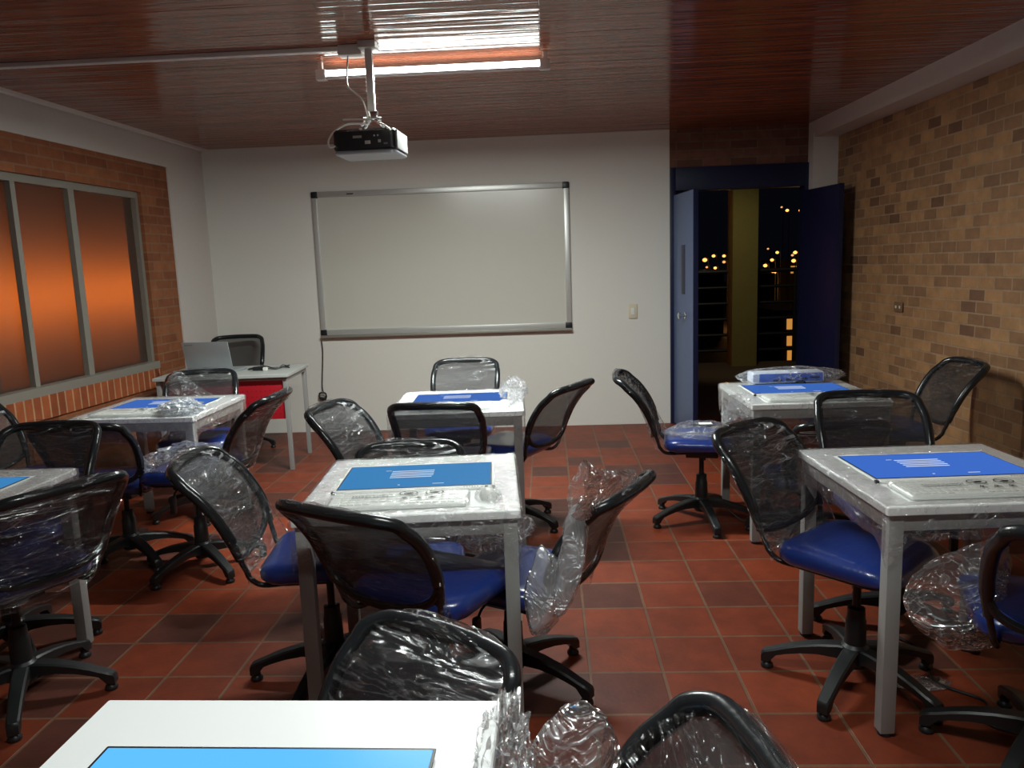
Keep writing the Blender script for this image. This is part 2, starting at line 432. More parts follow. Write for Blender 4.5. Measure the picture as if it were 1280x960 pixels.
# door leaves, both swung into the room
def leaf(name, hx, hy, ex, ey, m_face, slot):
    a = math.atan2(ey - hy, ex - hx); w = math.hypot(ex - hx, ey - hy)
    r = bpy.data.objects.new(name, None); C.objects.link(r); r['kind'] = 'structure'
    r.location = (hx, hy, 0); r.rotation_euler = (0, 0, a)
    bm = nb(); box(bm, 0, w, -.02, .02, .012, 2.06, .003)
    obj('leaf', bm, m_face, r)
    bm = nb(); box(bm, w - .004, w + .004, -.0215, .0215, .012, 2.062, .001)
    obj('edge_strip', bm, M['blue_paint'], r)
    if slot:
        bm = nb(); box(bm, w * .42, w * .60, -.0225, .0225, 1.20, 1.62, .002); obj('vision_slot', bm, M['blue_paint'], r)
        bm = nb()
        for s in (-1, 1):
            lathe(bm, [(.03, .0), (.03, .008), (.012, .012), (.012, .035), (.026, .042), (.028, .06), (.018, .068)], 16, (0, 0, 0), axis='y')
            if s == -1:
                for v in bm.verts: v.co.y = -v.co.y - .02
            else:
                pass
        # second knob sits at +y
        bmesh.ops.recalc_face_normals(bm, faces=bm.faces[:])
        for v in bm.verts:
            if v.co.y >= 0: v.co.y += .02
            v.co.x += w * .62; v.co.z += 1.02
        obj('handle', bm, M['chrome'], r)
    return r
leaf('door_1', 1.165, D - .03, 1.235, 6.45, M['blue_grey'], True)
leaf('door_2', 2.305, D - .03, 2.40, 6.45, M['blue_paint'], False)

# window: aluminium frame and frosted panes
w1 = bpy.data.objects.new('window_1', None); C.objects.link(w1); w1['kind'] = 'structure'
def wseg(bm, ya, yb, z0, z1, d0, d1): return lseg(bm, ya, yb, z0, z1, d0, d1)
bm = nb()
wseg(bm, wy0, wy1, wz0 - .012, wz0 + .045, -.012, .16); wseg(bm, wy0, wy1, wz1 - .05, wz1, .03, .13)
wseg(bm, wy1 - .035, wy1, wz0 + .04, wz1 - .04, .03, .13); wseg(bm, wy0, wy0 + .035, wz0 + .04, wz1 - .04, .03, .13)
obj('window_frame', bm, M['alu_dull'], w1)
for ya, d in ((4.706, .045), (5.245, .045), (3.3, .045), (4.44, .09)):
    bm = nb(); wseg(bm, ya - (.02 if ya != 5.245 else .03), ya + (.02 if ya != 5.245 else .03), wz0 + .04, wz1 - .045, d - .015, d + .025)
    obj('mullion', bm, M['alu_dull'], w1)
for ya, yb, d in ((wy0 + .035, 3.28, .07), (3.32, 4.686, .07), (4.726, 5.215, .07), (5.275, wy1 - .03, .07)):
    bm = nb(); wseg(bm, ya - .01, yb + .01, wz0 + .04, wz1 - .045, d - .003, d + .003)
    obj('pane', bm, M['frost'], w1)

# ------------------------------------------------------------------ outside
struct('ground_balcony', box(nb(), -4.6, 5.0, D + .2, 11.2, -.15, -.005), M['concrete'])
struct('ground_far', box(nb(), -60, 110, 12, 200, -4.6, -4.5), M['night'])
bm = nb(); box(bm, 2.56, 2.905, 10.75, 11.05, -.01, 3.4, .01)
tag(obj('concrete_column', bm, M['olive']), 'olive plastered column on the balcony seen through the open doorway', 'column')
rl = thing('railing', 'dark balcony railing with horizontal bars behind the olive column', 'railing', (2.5, 11.1, 0))
for k in range(6):
    bm = nb(); tube(bm, [(-3.5, 0, .18 + k * .225), (3, 0, .18 + k * .225)], .022 if k < 5 else .032, 8); obj('rail', bm, M['dark_steel'], rl)
for x in (-2.4, -1.0, .2, 1.02, 2.4):
    bm = nb(); box(bm, x - .02, x + .02, -.02, .02, -.01, 1.3, .003); obj('post', bm, M['dark_steel'], rl)
def lamp_post(u, v, Y, rad, m, lab):
    p = atY(u, v, Y); t = thing('street_lamp', lab, 'street lamp', (p.x, p.y, -4.5), group='street lamps beyond the balcony')
    h = p.z + 4.5
    bm = nb(); tube(bm, [(.35, .1, 0), (.35, .1, h * .9), (.3, .1, h + .15), (0, 0, h + rad + .04)], .05, 6); obj('post', bm, M['dark_steel'], t)
    bm = nb(); bmesh.ops.create_icosphere(bm, subdivisions=2, radius=rad)
    for w in bm.verts: w.co.z = w.co.z * .8 + h
    obj('lantern', bm, m, t)
for u, v, Y, rd, hot, lab in (
    (881, 325, 70, .21, 1, 'big orange street lamp at the left of the cluster left of the column'), (892, 320, 75, .17, 1, 'orange street lamp topmost in the middle of the cluster left of the column'),
    (905, 320, 78, .17, 1, 'upper orange street lamp of the pair nearest the column on its left'), (905, 327.5, 70, .15, 0, 'lower orange street lamp of the pair nearest the column on its left'),
    (894, 335, 72, .15, 1, 'low orange street lamp in the middle of the cluster left of the column'), (883.5, 334, 74, .12, 0, 'faint low street lamp at the left of the cluster left of the column'),
    (956.6, 332, 66, .17, 1, 'orange street lamp nearest the column on its right'), (965, 325, 70, .16, 1, 'orange street lamp second from the column on its right'),
    (971.5, 315.6, 75, .16, 1, 'higher orange street lamp right of the column, third from it'), (967.5, 340, 66, .2, 1, 'lowest orange street lamp right of the column'),
    (994, 315.6, 75, .19, 1, 'bright orange street lamp at top of the right-hand cluster by the navy door leaf'), (990.5, 319, 78, .14, 0, 'small street lamp just left below the top right-hand one'),
    (992, 326, 72, .2, 1, 'bright street lamp directly above the lit orange house window'), (960, 311, 110, .15, 0, 'faint small street lamp above the lamps right of the column'),
    (984, 263, 130, .28, 1, 'left one of two street lamps high on the dark hill'), (1000.5, 263, 130, .28, 1, 'right one of two street lamps high on the dark hill'),
    (977, 259, 150, .2, 0, 'faint street lamp highest on the dark hill')):
    lamp_post(u, v, Y, rd, M['sodium'] if hot else M['sodium_dim'], lab)
def house(u0, u1, vtop, Y, lab, wins):
    a = atY(u0, vtop, Y); b = atY(u1, vtop, Y)
    t = thing('house', lab, 'house', ((a.x + b.x) / 2, Y, -4.5), group='houses beyond the balcony')
    w = b.x - a.x; h = a.z + 4.5
    bm = nb(); box(bm, -w / 2, w / 2, 0, 6, 0, h); obj('wall', bm, M['night'], t, 0)
    bm = nb(); box(bm, -w / 2 - .3, w / 2 + .3, -.3, 6.3, h, h + .25); obj('roof', bm, M['dark_steel'], t, 0)
    for (u, v, du, dv) in wins:
        c = atY(u, v, Y); s = Y / f_
        bm = nb(); box(bm, c.x - t.location.x - du * s / 2, c.x - t.location.x + du * s / 2, -.06, .02, c.z + 4.5 - dv * s / 2, c.z + 4.5 + dv * s / 2); obj('window', bm, M['win_lit'], t, 0)
house(976, 1010, 328, 84, 'house with a lit orange window beside the navy door leaf', [(992, 337, 7, 9)])
house(862, 905, 343, 62, 'low dark house under the lamps left of the column', [])
house(946, 962, 346, 58, 'low dark house under the lamps right of the column', [])
house(974, 1003, 394, 38, 'near low building with a column of lit orange windows beside the navy door leaf', [(988, 404, 9, 15), (988, 426, 9, 12), (988, 444, 8, 12)])
# neighbouring facade lit by an added sodium-coloured strip behind the frosted window
bm = nb(); box(bm, -7.4, -7.1, -2, 16, -4, 7)
struct('wall_neighbour', bm, M['facade'])
bm = nb(); box(bm, -5.6, -5.45, -2, 16, -4, -.1)
struct('wall_parapet', bm, M['concrete'])

# ------------------------------------------------------------------ ceiling things
def tube_lamp(name, lab, cx, cy):
    t = thing(name, lab, 'ceiling lamp', (cx, cy, H), group='tube lamps on the ceiling')
    z = -.068
    bm = nb(); tube(bm, [(-.585, 0, z), (.585, 0, z)], .024, 24); bm.normal_update()
    for f in bm.faces: f.material_index = 1 if f.normal.z > .55 else 0
    obj('lit_tube', bm, [M['tube'], M['duct']], t)
    for s in (-1, 1):
        bm = nb(); box(bm, s * .61 - .028, s * .61 + .028, -.026, .026, z - .027, z + .027, .006); obj('end_cap', bm, M['duct'], t)
        bm = nb(); box(bm, s * .612 - .012, s * .612 + .012, -.014, .014, z + .024, .0, .002); obj('bracket', bm, M['duct'], t)
    li = bpy.data.lights.new(name + '_light', 'AREA'); li.shape = 'RECTANGLE'; li.size = 1.15; li.size_y = .03; li.energy = LAMP; li.color = (.93, 1, .96)
    lo = bpy.data.objects.new(name + '_light', li); C.objects.link(lo); lo.parent = t; lo.location = (0, 0, z - .027)
    return t, lo
LAMP = 112
tube_lamp('tube_lamp', 'bare lit fluorescent tube on the wood ceiling above the projector', -.585, 4.34)
t2, l2 = tube_lamp('tube_lamp', 'lit fluorescent tube on the ceiling over the foreground table, above the frame', .05, 1.28)
l2.data.energy = 34

bm = nb()
box(bm, xl(4.08) + .03, -1.01, 4.06, 4.10, H - .022, H - .0005, .002)
tag(obj('cable_duct', bm, M['duct']), 'white cable duct crossing the wood ceiling toward the projector mount', 'cable duct')
bm = nb()
prism(bm, [(xl(YB) + .17, YB), (xl(YB) + .21, YB), (xl(D) + .08, D), (xl(D) + .04, D)], H - .022, H - .0005)
tag(obj('cable_duct', bm, M['duct']), 'white cable duct running along the ceiling beside the left beam', 'cable duct')
bm = nb(); box(bm, -1.02, -.90, 4.03, 4.11, H - .05, H - .0005, .004)
tag(obj('junction_box', bm, M['duct']), 'white junction box at the end of the ceiling duct', 'junction box')

px, pyy = -.86, 4.02
t = thing('projector_mount', 'white ceiling pole mount carrying the black projector', 'mount', (px, pyy, H))
bm = nb(); box(bm, -.045, .045, -.05, .05, -.035, -.0005, .004); obj('ceiling_plate', bm, M['alu'], t)
bm = nb(); box(bm, -.018, .018, -.018, .018, -.345, -.03, .004); obj('pole', bm, M['duct'], t)
bm = nb()
box(bm, -.03, .03, -.022, .022, -.375, -.335, .004); tube(bm, [(-.045, 0, -.37), (.045, 0, -.37)], .009, 10)
for s in (-1, 1):
    tube(bm, [(0, 0, -.36), (s * .05, .04, -.405)], .007, 8); tube(bm, [(0, 0, -.36), (s * .05, -.04, -.405)], .007, 8)
obj('bracket', bm, M['chrome'], t)
t = thing('projector', 'black video projector hanging from the white ceiling mount', 'projector', (px - .02, pyy + .02, 2.075), R(-3))
bm = nb(); slab(bm, .325, .26, .03, .015, .12, .012); obj('body', bm, M['black_plastic'], t)
bm = nb(); slab(bm, .32, .255, .03, .0, .018, .006); obj('bottom_shell', bm, M['laptop'], t)
bm = nb(); box(bm, .157, .168, -.12, .10, .02, .11, .004); obj('side_grille', bm, M['grey_ink'], t)
bm = nb(); lathe(bm, [(.04, .12), (.042, .14), (.03, .142)], 20, (.08, 0, .07), axis='y'); obj('lens', bm, M['chrome'], t)
for x0, w, z0, h, mm in ((-.055, .045, .075, .012, 'grey_metal'), (.005, .028, .045, .016, 'alu'), (.05, .008, .08, .008, 'alu'), (.072, .014, .05, .014, 'alu'), (.068, .008, .08, .008, 'alu'), (.10, .02, .04, .008, 'grey_ink'), (-.02, .012, .115, .006, 'paper'), (.12, .014, .112, .008, 'paper')):
    bm = nb(); box(bm, x0, x0 + w, -.1325, -.127, z0, z0 + h, .001); obj('port', bm, M[mm], t)
bm = nb(); tube(bm, catmull([(-.975, 4.06, H - .05), (-.985, 4.05, 2.49), (-.975, 4.03, 2.42), (-.90, 3.98, 2.35), (-.875, 3.97, 2.26), (-.89, 4.02, 2.225)], 8), .0045, 6)
tag(obj('cable', bm, M['cable_w']), 'thin white cable hanging from the junction box to the projector', 'cable')
bm = nb()
tube(bm, catmull([(-.88, 3.99, 2.23), (-.97, 3.95, 2.225), (-1.035, 3.94, 2.195), (-1.065, 3.92, 2.15), (-1.06, 3.90, 2.11), (-1.03, 3.905, 2.115)], 8), .005, 6)
tube(bm, catmull([(-.99, 3.93, 2.245), (-.86, 3.91, 2.236), (-.78, 3.87, 2.205), (-.74, 3.865, 2.175)], 8), .004, 6)
tag(obj('cable', bm, M['cable_w']), 'looped signal cables plugged into the back of the black projector', 'cable')

# ------------------------------------------------------------------ whiteboard and wall things
bx0, bx1, bz0, bz1 = -2.10, .222, .905, 2.215
t = thing('whiteboard', 'large whiteboard with aluminium frame on the white back wall', 'whiteboard', (bx0, D, bz0))
W, Hh = bx1 - bx0, bz1 - bz0
bm = nb(); box(bm, .02, W - .02, -.016, -.004, .02, Hh - .02); obj('writing_surface', bm, M['board'], t)
for a in ((.03, W - .03, Hh - .05, Hh), (.03, W - .03, 0.012, .062)):
    bm = nb(); box(bm, a[0], a[1], -.03, -.001, a[2], a[3], .004); obj('frame_rail', bm, M['alu'], t)
for a in ((0, .045), (W - .045, W)):
    bm = nb(); box(bm, a[0], a[1], -.03, -.001, .04, Hh - .04, .004); obj('frame_rail', bm, M['alu'], t)
for x in (0, W - .055):
    for z in (.008, Hh - .055):
        bm = nb(); box(bm, x - .004, x + .059, -.034, -.0005, z - .002, z + .058, .012); obj('corner_cap', bm, M['black_cap'], t)
bm = nb(); box(bm, .0, W, -.055, -.001, -.012, .012, .004); obj('pen_tray', bm, M['alu_dull'], t)
bm = nb(); box(bm, .33, .385, -.0315, -.029, Hh - .033, Hh - .023); box(bm, .325, .328, -.0315, -.029, Hh - .04, Hh - .016); obj('maker_mark', bm, M['ink'], t, 0)

p = atY(791, 389, D)
t = thing('light_switch', 'ivory light switch on the white wall right of the whiteboard', 'light switch', (p.x, D, p.z))
bm = nb(); box(bm, -.04, .04, -.012, -.0005, -.065, .065, .005); obj('plate', bm, M['beige'], t)
bm = nb(); box(bm, -.016, .016, -.018, -.010, -.03, .03, .003); obj('rocker', bm, M['kb'], t)
py_ = 5.72; pz = 1.10
t = thing('wall_socket', 'small socket on the right brick wall', 'socket', (xr(py_), py_, pz), R(2))
bm = nb(); box(bm, -.01, -.0005, -.06, .06, -.035, .035, .004); obj('plate', bm, M['sock'], t)
for s in (-1, 1):
    bm = nb(); box(bm, -.0125, -.009, s * .028 - .01, s * .028 + .01, -.01, .01, .002); obj('outlet', bm, M['beige'], t)

a = atY(402.5, 423, D); b = atY(405, 497, D); c = atY(400, 540, D)
t = thing('extension_cable', 'black cable hanging below the whiteboard with a coiled bundle', 'cable', (b.x, D - .02, 0))
bm = nb(); tube(bm, catmull([(a.x - b.x, 0, a.z - .02), (a.x - b.x + .003, 0, .75), (.0, -.005, .45), (.01, -.01, b.z + .05)], 8), .005, 6); obj('cord', bm, M['black_plastic'], t)
bm = nb()
loop = []
for k in range(64):
    q = 2 * PI * k / 32
    loop.append((.035 * math.sin(q * 1.5 + .3), -.014 - .006 * math.sin(q * 2.3), b.z + .0 + .055 * math.cos(q)))
tube(bm, loop, .005, 6); tube(bm, [(-.03, -.014, b.z + .005), (.03, -.014, b.z - .005)], .011, 8)
obj('coil', bm, M['black_plastic'], t)
bm = nb(); tube(bm, catmull([(-.005, -.012, b.z - .05), (-.01, -.015, .14), (-.02, -.02, .07)], 6), .005, 6)
box(bm, -.04, -.0, -.035, .0, .03, .075, .006); tube(bm, [(-.035, -.018, .06), (-.055, -.018, .095)], .006, 6); obj('plug', bm, M['black_plastic'], t)

# ------------------------------------------------------------------ chair prototype (front is +Y)
PROF = [(-.10, .44), (-.19, .44), (-.225, .455), (-.238, .495), (-.255, .55), (-.28, .63), (-.315, .70), (-.362, .765), (-.415, .815), (-.455, .842)]
def prof(z):
    for (y0, z0), (y1, z1) in zip(PROF[2:], PROF[3:]):
        if z <= z1: t_ = (z - z0) / (z1 - z0); return y0 + (y1 - y0) * t_
    return PROF[-1][0]
HW = [(.39, .165), (.45, .178), (.52, .195), (.6, .212), (.68, .22), (.76, .222), (.80, .218), (.83, .198), (.845, .15)]
def hw(z):
    if z <= HW[0][0]: return HW[0][1]
    for (a, b), (c, d) in zip(HW, HW[1:]):
        if z <= c: return b + (d - b) * (z - a) / (c - a)
    return HW[-1][1]
def bulge(x): return -.03 * (1 - (x / .22) ** 2)

def seat_bm():
    bm = nb(); rings = []
    for ins, z in ((.035, .400), (.012, .404), (.002, .415), (0, .432), (.004, .448), (.016, .461), (.035, .468), (.07, .4715), (.12, .473), (.17, .473)):
        ring = []
        for x, y in rrect(.43 - 2 * ins, .42 - 2 * ins, max(.085 - ins * .6, .02), 7):
            zz = z
            if z > .43:
                d_ = max(0, y - .06) / .15; zz -= .022 * d_ * d_
                zz += .010 * (abs(x) / .21) ** 2 - .004
            ring.append(Vector((x, y, zz)))
        rings.append(ring)
    loft(bm, rings)
    return bm

def frame_bm():
    bm = nb()
    side = [(.15, -.08, .436), (.165, -.19, .436)] + [(hw(z), prof(z), z) for z in (.468, .50, .55, .63, .70, .765, .805)]
    top = [(.205, -.432, .832), (.165, -.465, .848), (.08, -.478, .852), (0, -.482, .853)]
    half = side + top
    pts = half + [(-x, y, z) for x, y, z in reversed(half[:-1])]
    path = catmull(pts, 6)
    def rad(i, p):
        return .019 if p.z > .615 else (.0145 if p.z > .60 else .0095)
    tube(bm, path, rad, 10)
    for s in (-1, 1):     # sleeves where the loop slips over the rods
        tube(bm, [(s * hw(z), prof(z), z) for z in (.545, .56, .58, .60, .62)], .0155, 10)
    # lower bar of the loop
    low = [(hw(.60), prof(.60) - .002, .60), (.185, -.268, .555), (.13, -.272, .525), (.06, -.276, .513), (0, -.278, .510)]
    tube(bm, catmull(low + [(-x, y, z) for x, y, z in reversed(low[:-1])], 6), .0125, 10)
    return bm

def lowz(x):  # lower edge of the mesh
    return .512 + .085 * (abs(x) / .21) ** 3
def mesh_bm():
    bm = nb(); nx, nz = 14, 14; G = []
    for j in range(nz + 1):
        row = []
        for i in range(nx + 1):
            s = -1 + 2 * i / nx
            t_ = j / nz
            x = s * .207
            z0 = lowz(x); z1 = .85 - .02 * abs(s) ** 6
            z = z0 + (z1 - z0) * t_
            x = s * min(.207, hw(z) - .002)
            y = prof(min(z, .842)) + bulge(x) * (.6 + .3 * t_) - (.016 if z > .842 else 0) * (1 - abs(s))
            row.append(bm.verts.new((x, y, z)))
        G.append(row)
    for j in range(nz):
        for i in range(nx): bm.faces.new((G[j][i], G[j][i + 1], G[j + 1][i + 1], G[j + 1][i]))
    return bm

def wrap_bm(seed, d0=.03, flare=.09, zlow=.45, amp=.006):
    """stretch film sleeve round the backrest, gathered down to the back of the seat"""
    bm = nb(); rings = []; n = 44
    zs = [zlow, .475, .50, .53, .565, .61, .66, .71, .755, .795, .825, .845, .862, .872, .876]
    for j, z in enumerate(zs):
        zc = min(z, .842); ring = []
        yc = prof(zc); w = hw(min(z, .80)) + .019
        if z > .80: w *= math.sqrt(max(.02, 1 - ((z - .80) / .085) ** 2.2)) * .97
        k = max(0, (.60 - z) / .18)
        fwd = flare * k; dep = d0 + fwd * .45
        # slope direction of the profile
        z2 = min(zc + .02, .842); z1 = z2 - .04
        ty, tz = prof(z2) - prof(z1), .04
        l = math.hypot(ty, tz); ny, nz_ = tz / l, -ty / l
        if z > .842: yc -= (z - .842) * .55
        if z > .85: dep = d0 * math.sqrt(max(.05, 1 - ((z - .85) / .028) ** 2))
        for i in range(n):
            a = 2 * PI * i / n
            ca, sa = math.cos(a), math.sin(a)
            x = w * math.copysign(abs(ca) ** .75, ca); q = dep * math.copysign(abs(sa) ** .8, sa)
            p = Vector((x, yc + q * ny + fwd * .5 + bulge(max(-.22, min(.22, x))) * .55, z + q * nz_ * (.8 if z < .84 else .2)))
            nn = noise.noise_vector(p * 14 + Vector((seed * 7.3, 0, 0))) + .6 * noise.noise_vector(p * 37 + Vector((0, seed * 3.1, 0)))
            am = amp * (1 if j else 1.6)
            ring.append(p + nn * am)
        rings.append(ring)
    loft(bm, rings, cap=False)
    bm.verts.ensure_lookup_table()
    topv = bm.verts[-n:]
    bm.faces.new(topv)
    return bm

def lump(bm, rx, ry, rz, seed, amp=.25, freq=2.2, flatz=None, sub=4, c=(0, 0, 0), ridge=True):
    """crumpled pouch of plastic film"""
    r = bmesh.ops.create_icosphere(bm, subdivisions=sub, radius=1)
    for v in r['verts']:
        d = v.co.copy().normalized(); p = d * freq + Vector((seed * 5.7, seed * 1.3, 0))
        n = noise.noise(p) * .6 + noise.noise(p * 2.3) * .35
        rg = (1 - 2 * abs(noise.noise(p * 1.7 + Vector((9, 0, 0))))) * .5 + (1 - 2 * abs(noise.noise(p * 3.9))) * .25
        k = 1 + amp * (n + (rg if ridge else 0))
        v.co = Vector((d.x * rx * k, d.y * ry * k, d.z * rz * k))
        if flatz is not None and v.co.z < flatz: v.co.z = flatz + (v.co.z - flatz) * .06
        v.co += Vector(c)
    return bm

def pleated(bm, prof_, sx=1, sy=1, seed=1, amp=.16, lean=(0, 0), n=72, rows=26, twist=.6):
    """gathered film: a pouch whose skin falls in folds"""
    P = catmull([(r, 0, z) for r, z in prof_], 10); m = len(P); idx = [round(k * (m - 1) / (rows - 1)) for k in range(rows)]
    z0, z1 = prof_[0][1], prof_[-1][1]; rings = []
    for k in idx:
        r, z = max(P[k].x, .002), P[k].z; t_ = (z - z0) / (z1 - z0); ring = []
        for i in range(n):
            a = 2 * PI * i / n; ca, sa = math.cos(a + twist * t_), math.sin(a + twist * t_)
            f = noise.noise(Vector((ca * 2.2, sa * 2.2, t_ * 1.1 + seed * 3.7))) + .55 * (1 - 2 * abs(noise.noise(Vector((ca * 4.3 + 7, sa * 4.3, t_ * 1.9 + seed)))))+ .3 * noise.noise(Vector((ca * 6, sa * 6, t_ * 6 + seed)))
            q = r * (1 + amp * f)
            ring.append(Vector((q * math.cos(a) * sx + lean[0] * t_, q * math.sin(a) * sy + lean[1] * t_, z + .12 * r * noise.noise(Vector((ca * 1.5, sa * 1.5, seed * 2.2 + t_ * 3))))))
        rings.append(ring)
    loft(bm, rings)
    return bm

def arm_bm():
    bm = nb(); rings = []
    for r_, zt, zb, w in ((.015, .135, .075, .05), (.06, .135, .088, .052), (.12, .126, .090, .05), (.18, .112, .082, .047), (.23, .096, .069, .044), (.262, .083, .058, .042), (.285, .075, .030, .041), (.308, .066, .026, .038), (.314, .055, .026, .034)):
        b = .006
        rings.append([Vector((r_, -w / 2 + b, zt)), Vector((r_, w / 2 - b, zt)), Vector((r_, w / 2, zt - b)), Vector((r_, w / 2, zb)), Vector((r_, -w / 2, zb)), Vector((r_, -w / 2, zt - b))])
    loft(bm, rings)
    bmesh.ops.recalc_face_normals(bm, faces=bm.faces[:])
    return bm

def make_chair():
    t = thing('office_chair', 'x', 'chair')
    up_ = []
    sb = seat_bm()
    for v in sb.verts: v.co.z += .045
    up_.append(obj('seat', sb, M['vinyl'], t))
    bm = nb(); slab(bm, .37, .35, .07, .433, .449, .005); box(bm, -.07, .07, -.09, .09, .385, .437, .008)
    up_.append(obj('seat_plate', bm, M['black_plastic'], t))
    up_.append(obj('back_frame', frame_bm(), M['tube_black'], t))
    up_.append(obj('backrest', mesh_bm(), M['mesh'], t))
    bm = nb(); tube(bm, catmull([(-.05, .03, .408), (-.14, .03, .405), (-.19, .02, .39)], 5), .005, 6)
    box(bm, -.215, -.185, .008, .032, .305, .395, .008); up_.append(obj('lever', bm, M['black_plastic'], t))
    bm = nb(); lathe(bm, [(.014, .20), (.014, .40)], 12); up_.append(obj('gas_lift', bm, M['black_plastic'], t))
    bm = nb(); lathe(bm, [(.036, .06), (.046, .075), (.046, .135), (.036, .145), (.034, .23), (.031, .235), (.029, .275), (.02, .278)], 20)
    obj('column_cover', bm, M['black_plastic'], t)
    am = arm_bm(); first = None
    gl = nb(); lathe(gl, [(.021, .0), (.023, .004), (.022, .012), (.015, .02), (.015, .032)], 16)
    for k in range(5):
        if k == 0:
            first = obj('leg', am, M['black_plastic'], t); g = obj('glide', gl, M['black_plastic'], first, loc=(.294, 0, 0))
            first.rotation_euler = (0, 0, 0)
        else:
            c = copy_tree(first, t); c.rotation_euler = (0, 0, R(72 * k))
    return t
proto = make_chair()
WRAPS = {}
def wrap_mesh(kind, seed):
    k = (kind, seed)
    if k not in WRAPS:
        if kind == 'dense': o = obj('plastic_wrap', wrap_bm(seed, .032, .10), M['film_dense'])
        else: o = obj('plastic_wrap', wrap_bm(seed, .028, .07), M['film_light'])
        WRAPS[k] = o; return o
    c = WRAPS[k].copy(); C.objects.link(c); return c

used = [False]
CH = {}
def chair(key, x, y, face, label, drop=0, phase=0, wrap='light', seed=1, group=None):
    t = proto if not used[0] else copy_tree(proto)
    used[0] = True
    t.location = (x, y, 0); t.rotation_euler = (0, 0, R(face - 90))
    tag(t, label, 'chair', group or 'mesh-back office chairs')
    k = 0
    for c in t.children:
        n = c.name.split('.')[0]
        if n == 'leg': c.rotation_euler = (0, 0, R(72 * k + phase - (face - 90))); k += 1
        elif n != 'column_cover': c.location.z = -drop
    if wrap:
        w = wrap_mesh(wrap, seed); w.parent = t; w.location.z = -drop
    CH[key] = t
    return t

chair('Fleft', .86, 4.31, -9, 'blue office chair seen side-on left of the far right table, facing the table', phase=-13, wrap='light', seed=1)
chair('Eleft', 1.05, 2.57, -48, 'film-wrapped office chair at the left side of the near right table', phase=15, wrap='dense', seed=2)
chair('Eback', 1.37, 2.98, -95, 'black mesh chair behind the near right table, facing the camera', drop=-.02, phase=24, wrap='light', seed=3)
chair('Efront', 1.41, 2.12, 71, 'black chair cut off at the right edge, in front of the near right table', phase=5, wrap=None)
chair('Fright', 1.97, 4.50, 180, 'black mesh chair against the brick wall right of the far right table', phase=20, wrap='light', seed=1)
chair('Ffront', 1.36, 4.02, 92, 'mostly hidden lowered chair in front of the far right table', drop=.14, phase=230, wrap='dense', seed=3)
chair('Dback', -.58, 4.83, -91, 'silvery film-wrapped chair behind the far middle table, back to the whiteboard', phase=10, wrap='dense', seed=1)
chair('Dleft', -.63, 3.50, -12, 'hazy film-covered chair at the left of the far middle table', phase=30, wrap='dense', seed=2)
chair('Dright', -.25, 4.30, 150, 'blue office chair at the right side of the far middle table', phase=-30, wrap='light', seed=2)
chair('Dfront', -.53, 4.02, 86, 'dark mesh chair seen from behind in front of the far middle table', phase=50, wrap='light', seed=3)
chair('Cback', -.55, 2.73, -83, 'lowered film-wrapped chair behind the near middle table', drop=.10, phase=0, wrap='dense', seed=3)
chair('Cleft', -.83, 2.65, 6, 'heavily film-wrapped chair left of the near middle table', phase=187, wrap='dense', seed=1)
chair('Cfront', -.385, 2.36, 62, 'chair with dark red-tinged back seen from behind at the near middle table', drop=-.01, phase=40, wrap='light', seed=1)
chair('Cright', -.155, 2.585, 152, 'chair with a torn plastic bag over it at right of the near middle table', drop=.065, phase=42, wrap='light', seed=2)
chair('Gback', -.50, 1.14, -124, 'low film-wrapped chair just behind the white foreground table', drop=.13, phase=20, wrap='dense', seed=2)
chair('Gright', -.20, .815, 188, 'film-wrapped chair back poking up at the bottom edge right of the foreground table', phase=10, wrap='light', seed=3)
chair('Aback', -2.24, 4.64, -74, 'chair behind the far left table with a clear bag over its back', phase=10, wrap='light', seed=1)
chair('Aright', -1.82, 3.72, 178, 'chair at the right side of the far left table, beside the red desk', drop=-.05, phase=30, wrap='dense', seed=3)
chair('Afront', -2.28, 3.86, 96, 'blue-seated chair in front of the far left table', drop=.03, phase=-38, wrap='light', seed=2)
chair('Aleft', -2.70, 3.745, -14, 'hazy wrapped chair left of the far left table by the window sill', phase=12, wrap='dense', seed=1)
chair('Bback', -2.22, 2.85, -86, 'dark mesh chair behind the near left table, facing the camera', phase=30, wrap='light', seed=3)
chair('Bright', -1.94, 2.51, 150, 'large film-covered chair at the left edge, right of the near left table', phase=10, wrap='dense', seed=3)
chair('Teacher', -2.72, 6.42, -76, 'black chair behind the red teacher desk at the back wall', drop=-.09, phase=3, wrap=None)

# ------------------------------------------------------------------ tables
TW, TD = .71, .72
def make_table():
    t = thing('computer_table', 'x', 'table')
    bm = nb(); slab(bm, TW, TD, .006, .722, .750, .003); obj('tabletop', bm, M['white_top'], t)
    bm = nb(); e = .012; h0, h1 = .672, .7225
    for s in (-1, 1):
        box(bm, -TW / 2 + e, TW / 2 - e, s * (TD / 2 - e - .0125) - .0125, s * (TD / 2 - e - .0125) + .0125, h0, h1, .002)
        box(bm, s * (TW / 2 - e - .0125) - .0125, s * (TW / 2 - e - .0125) + .0125, -TD / 2 + e, TD / 2 - e, h0, h1, .002)
    obj('apron', bm, M['grey_metal'], t)
    first = None
    for sx in (-1, 1):
        for sy in (-1, 1):
            cx, cy = sx * (TW / 2 - .033), sy * (TD / 2 - .033)
            if first is None:
                bm = nb(); box(bm, -.0225, .0225, -.0225, .0225, .012, .7215, .003); first = obj('leg', bm, M['grey_metal'], t)
                bm = nb(); lathe(bm, [(.022, 0), (.022, .008), (.018, .014)], 14); obj('foot', bm, M['black_cap'], first)
                first.location = (cx, cy, 0)
            else:
                c = copy_tree(first, t); c.location = (cx, cy, 0)
    return t
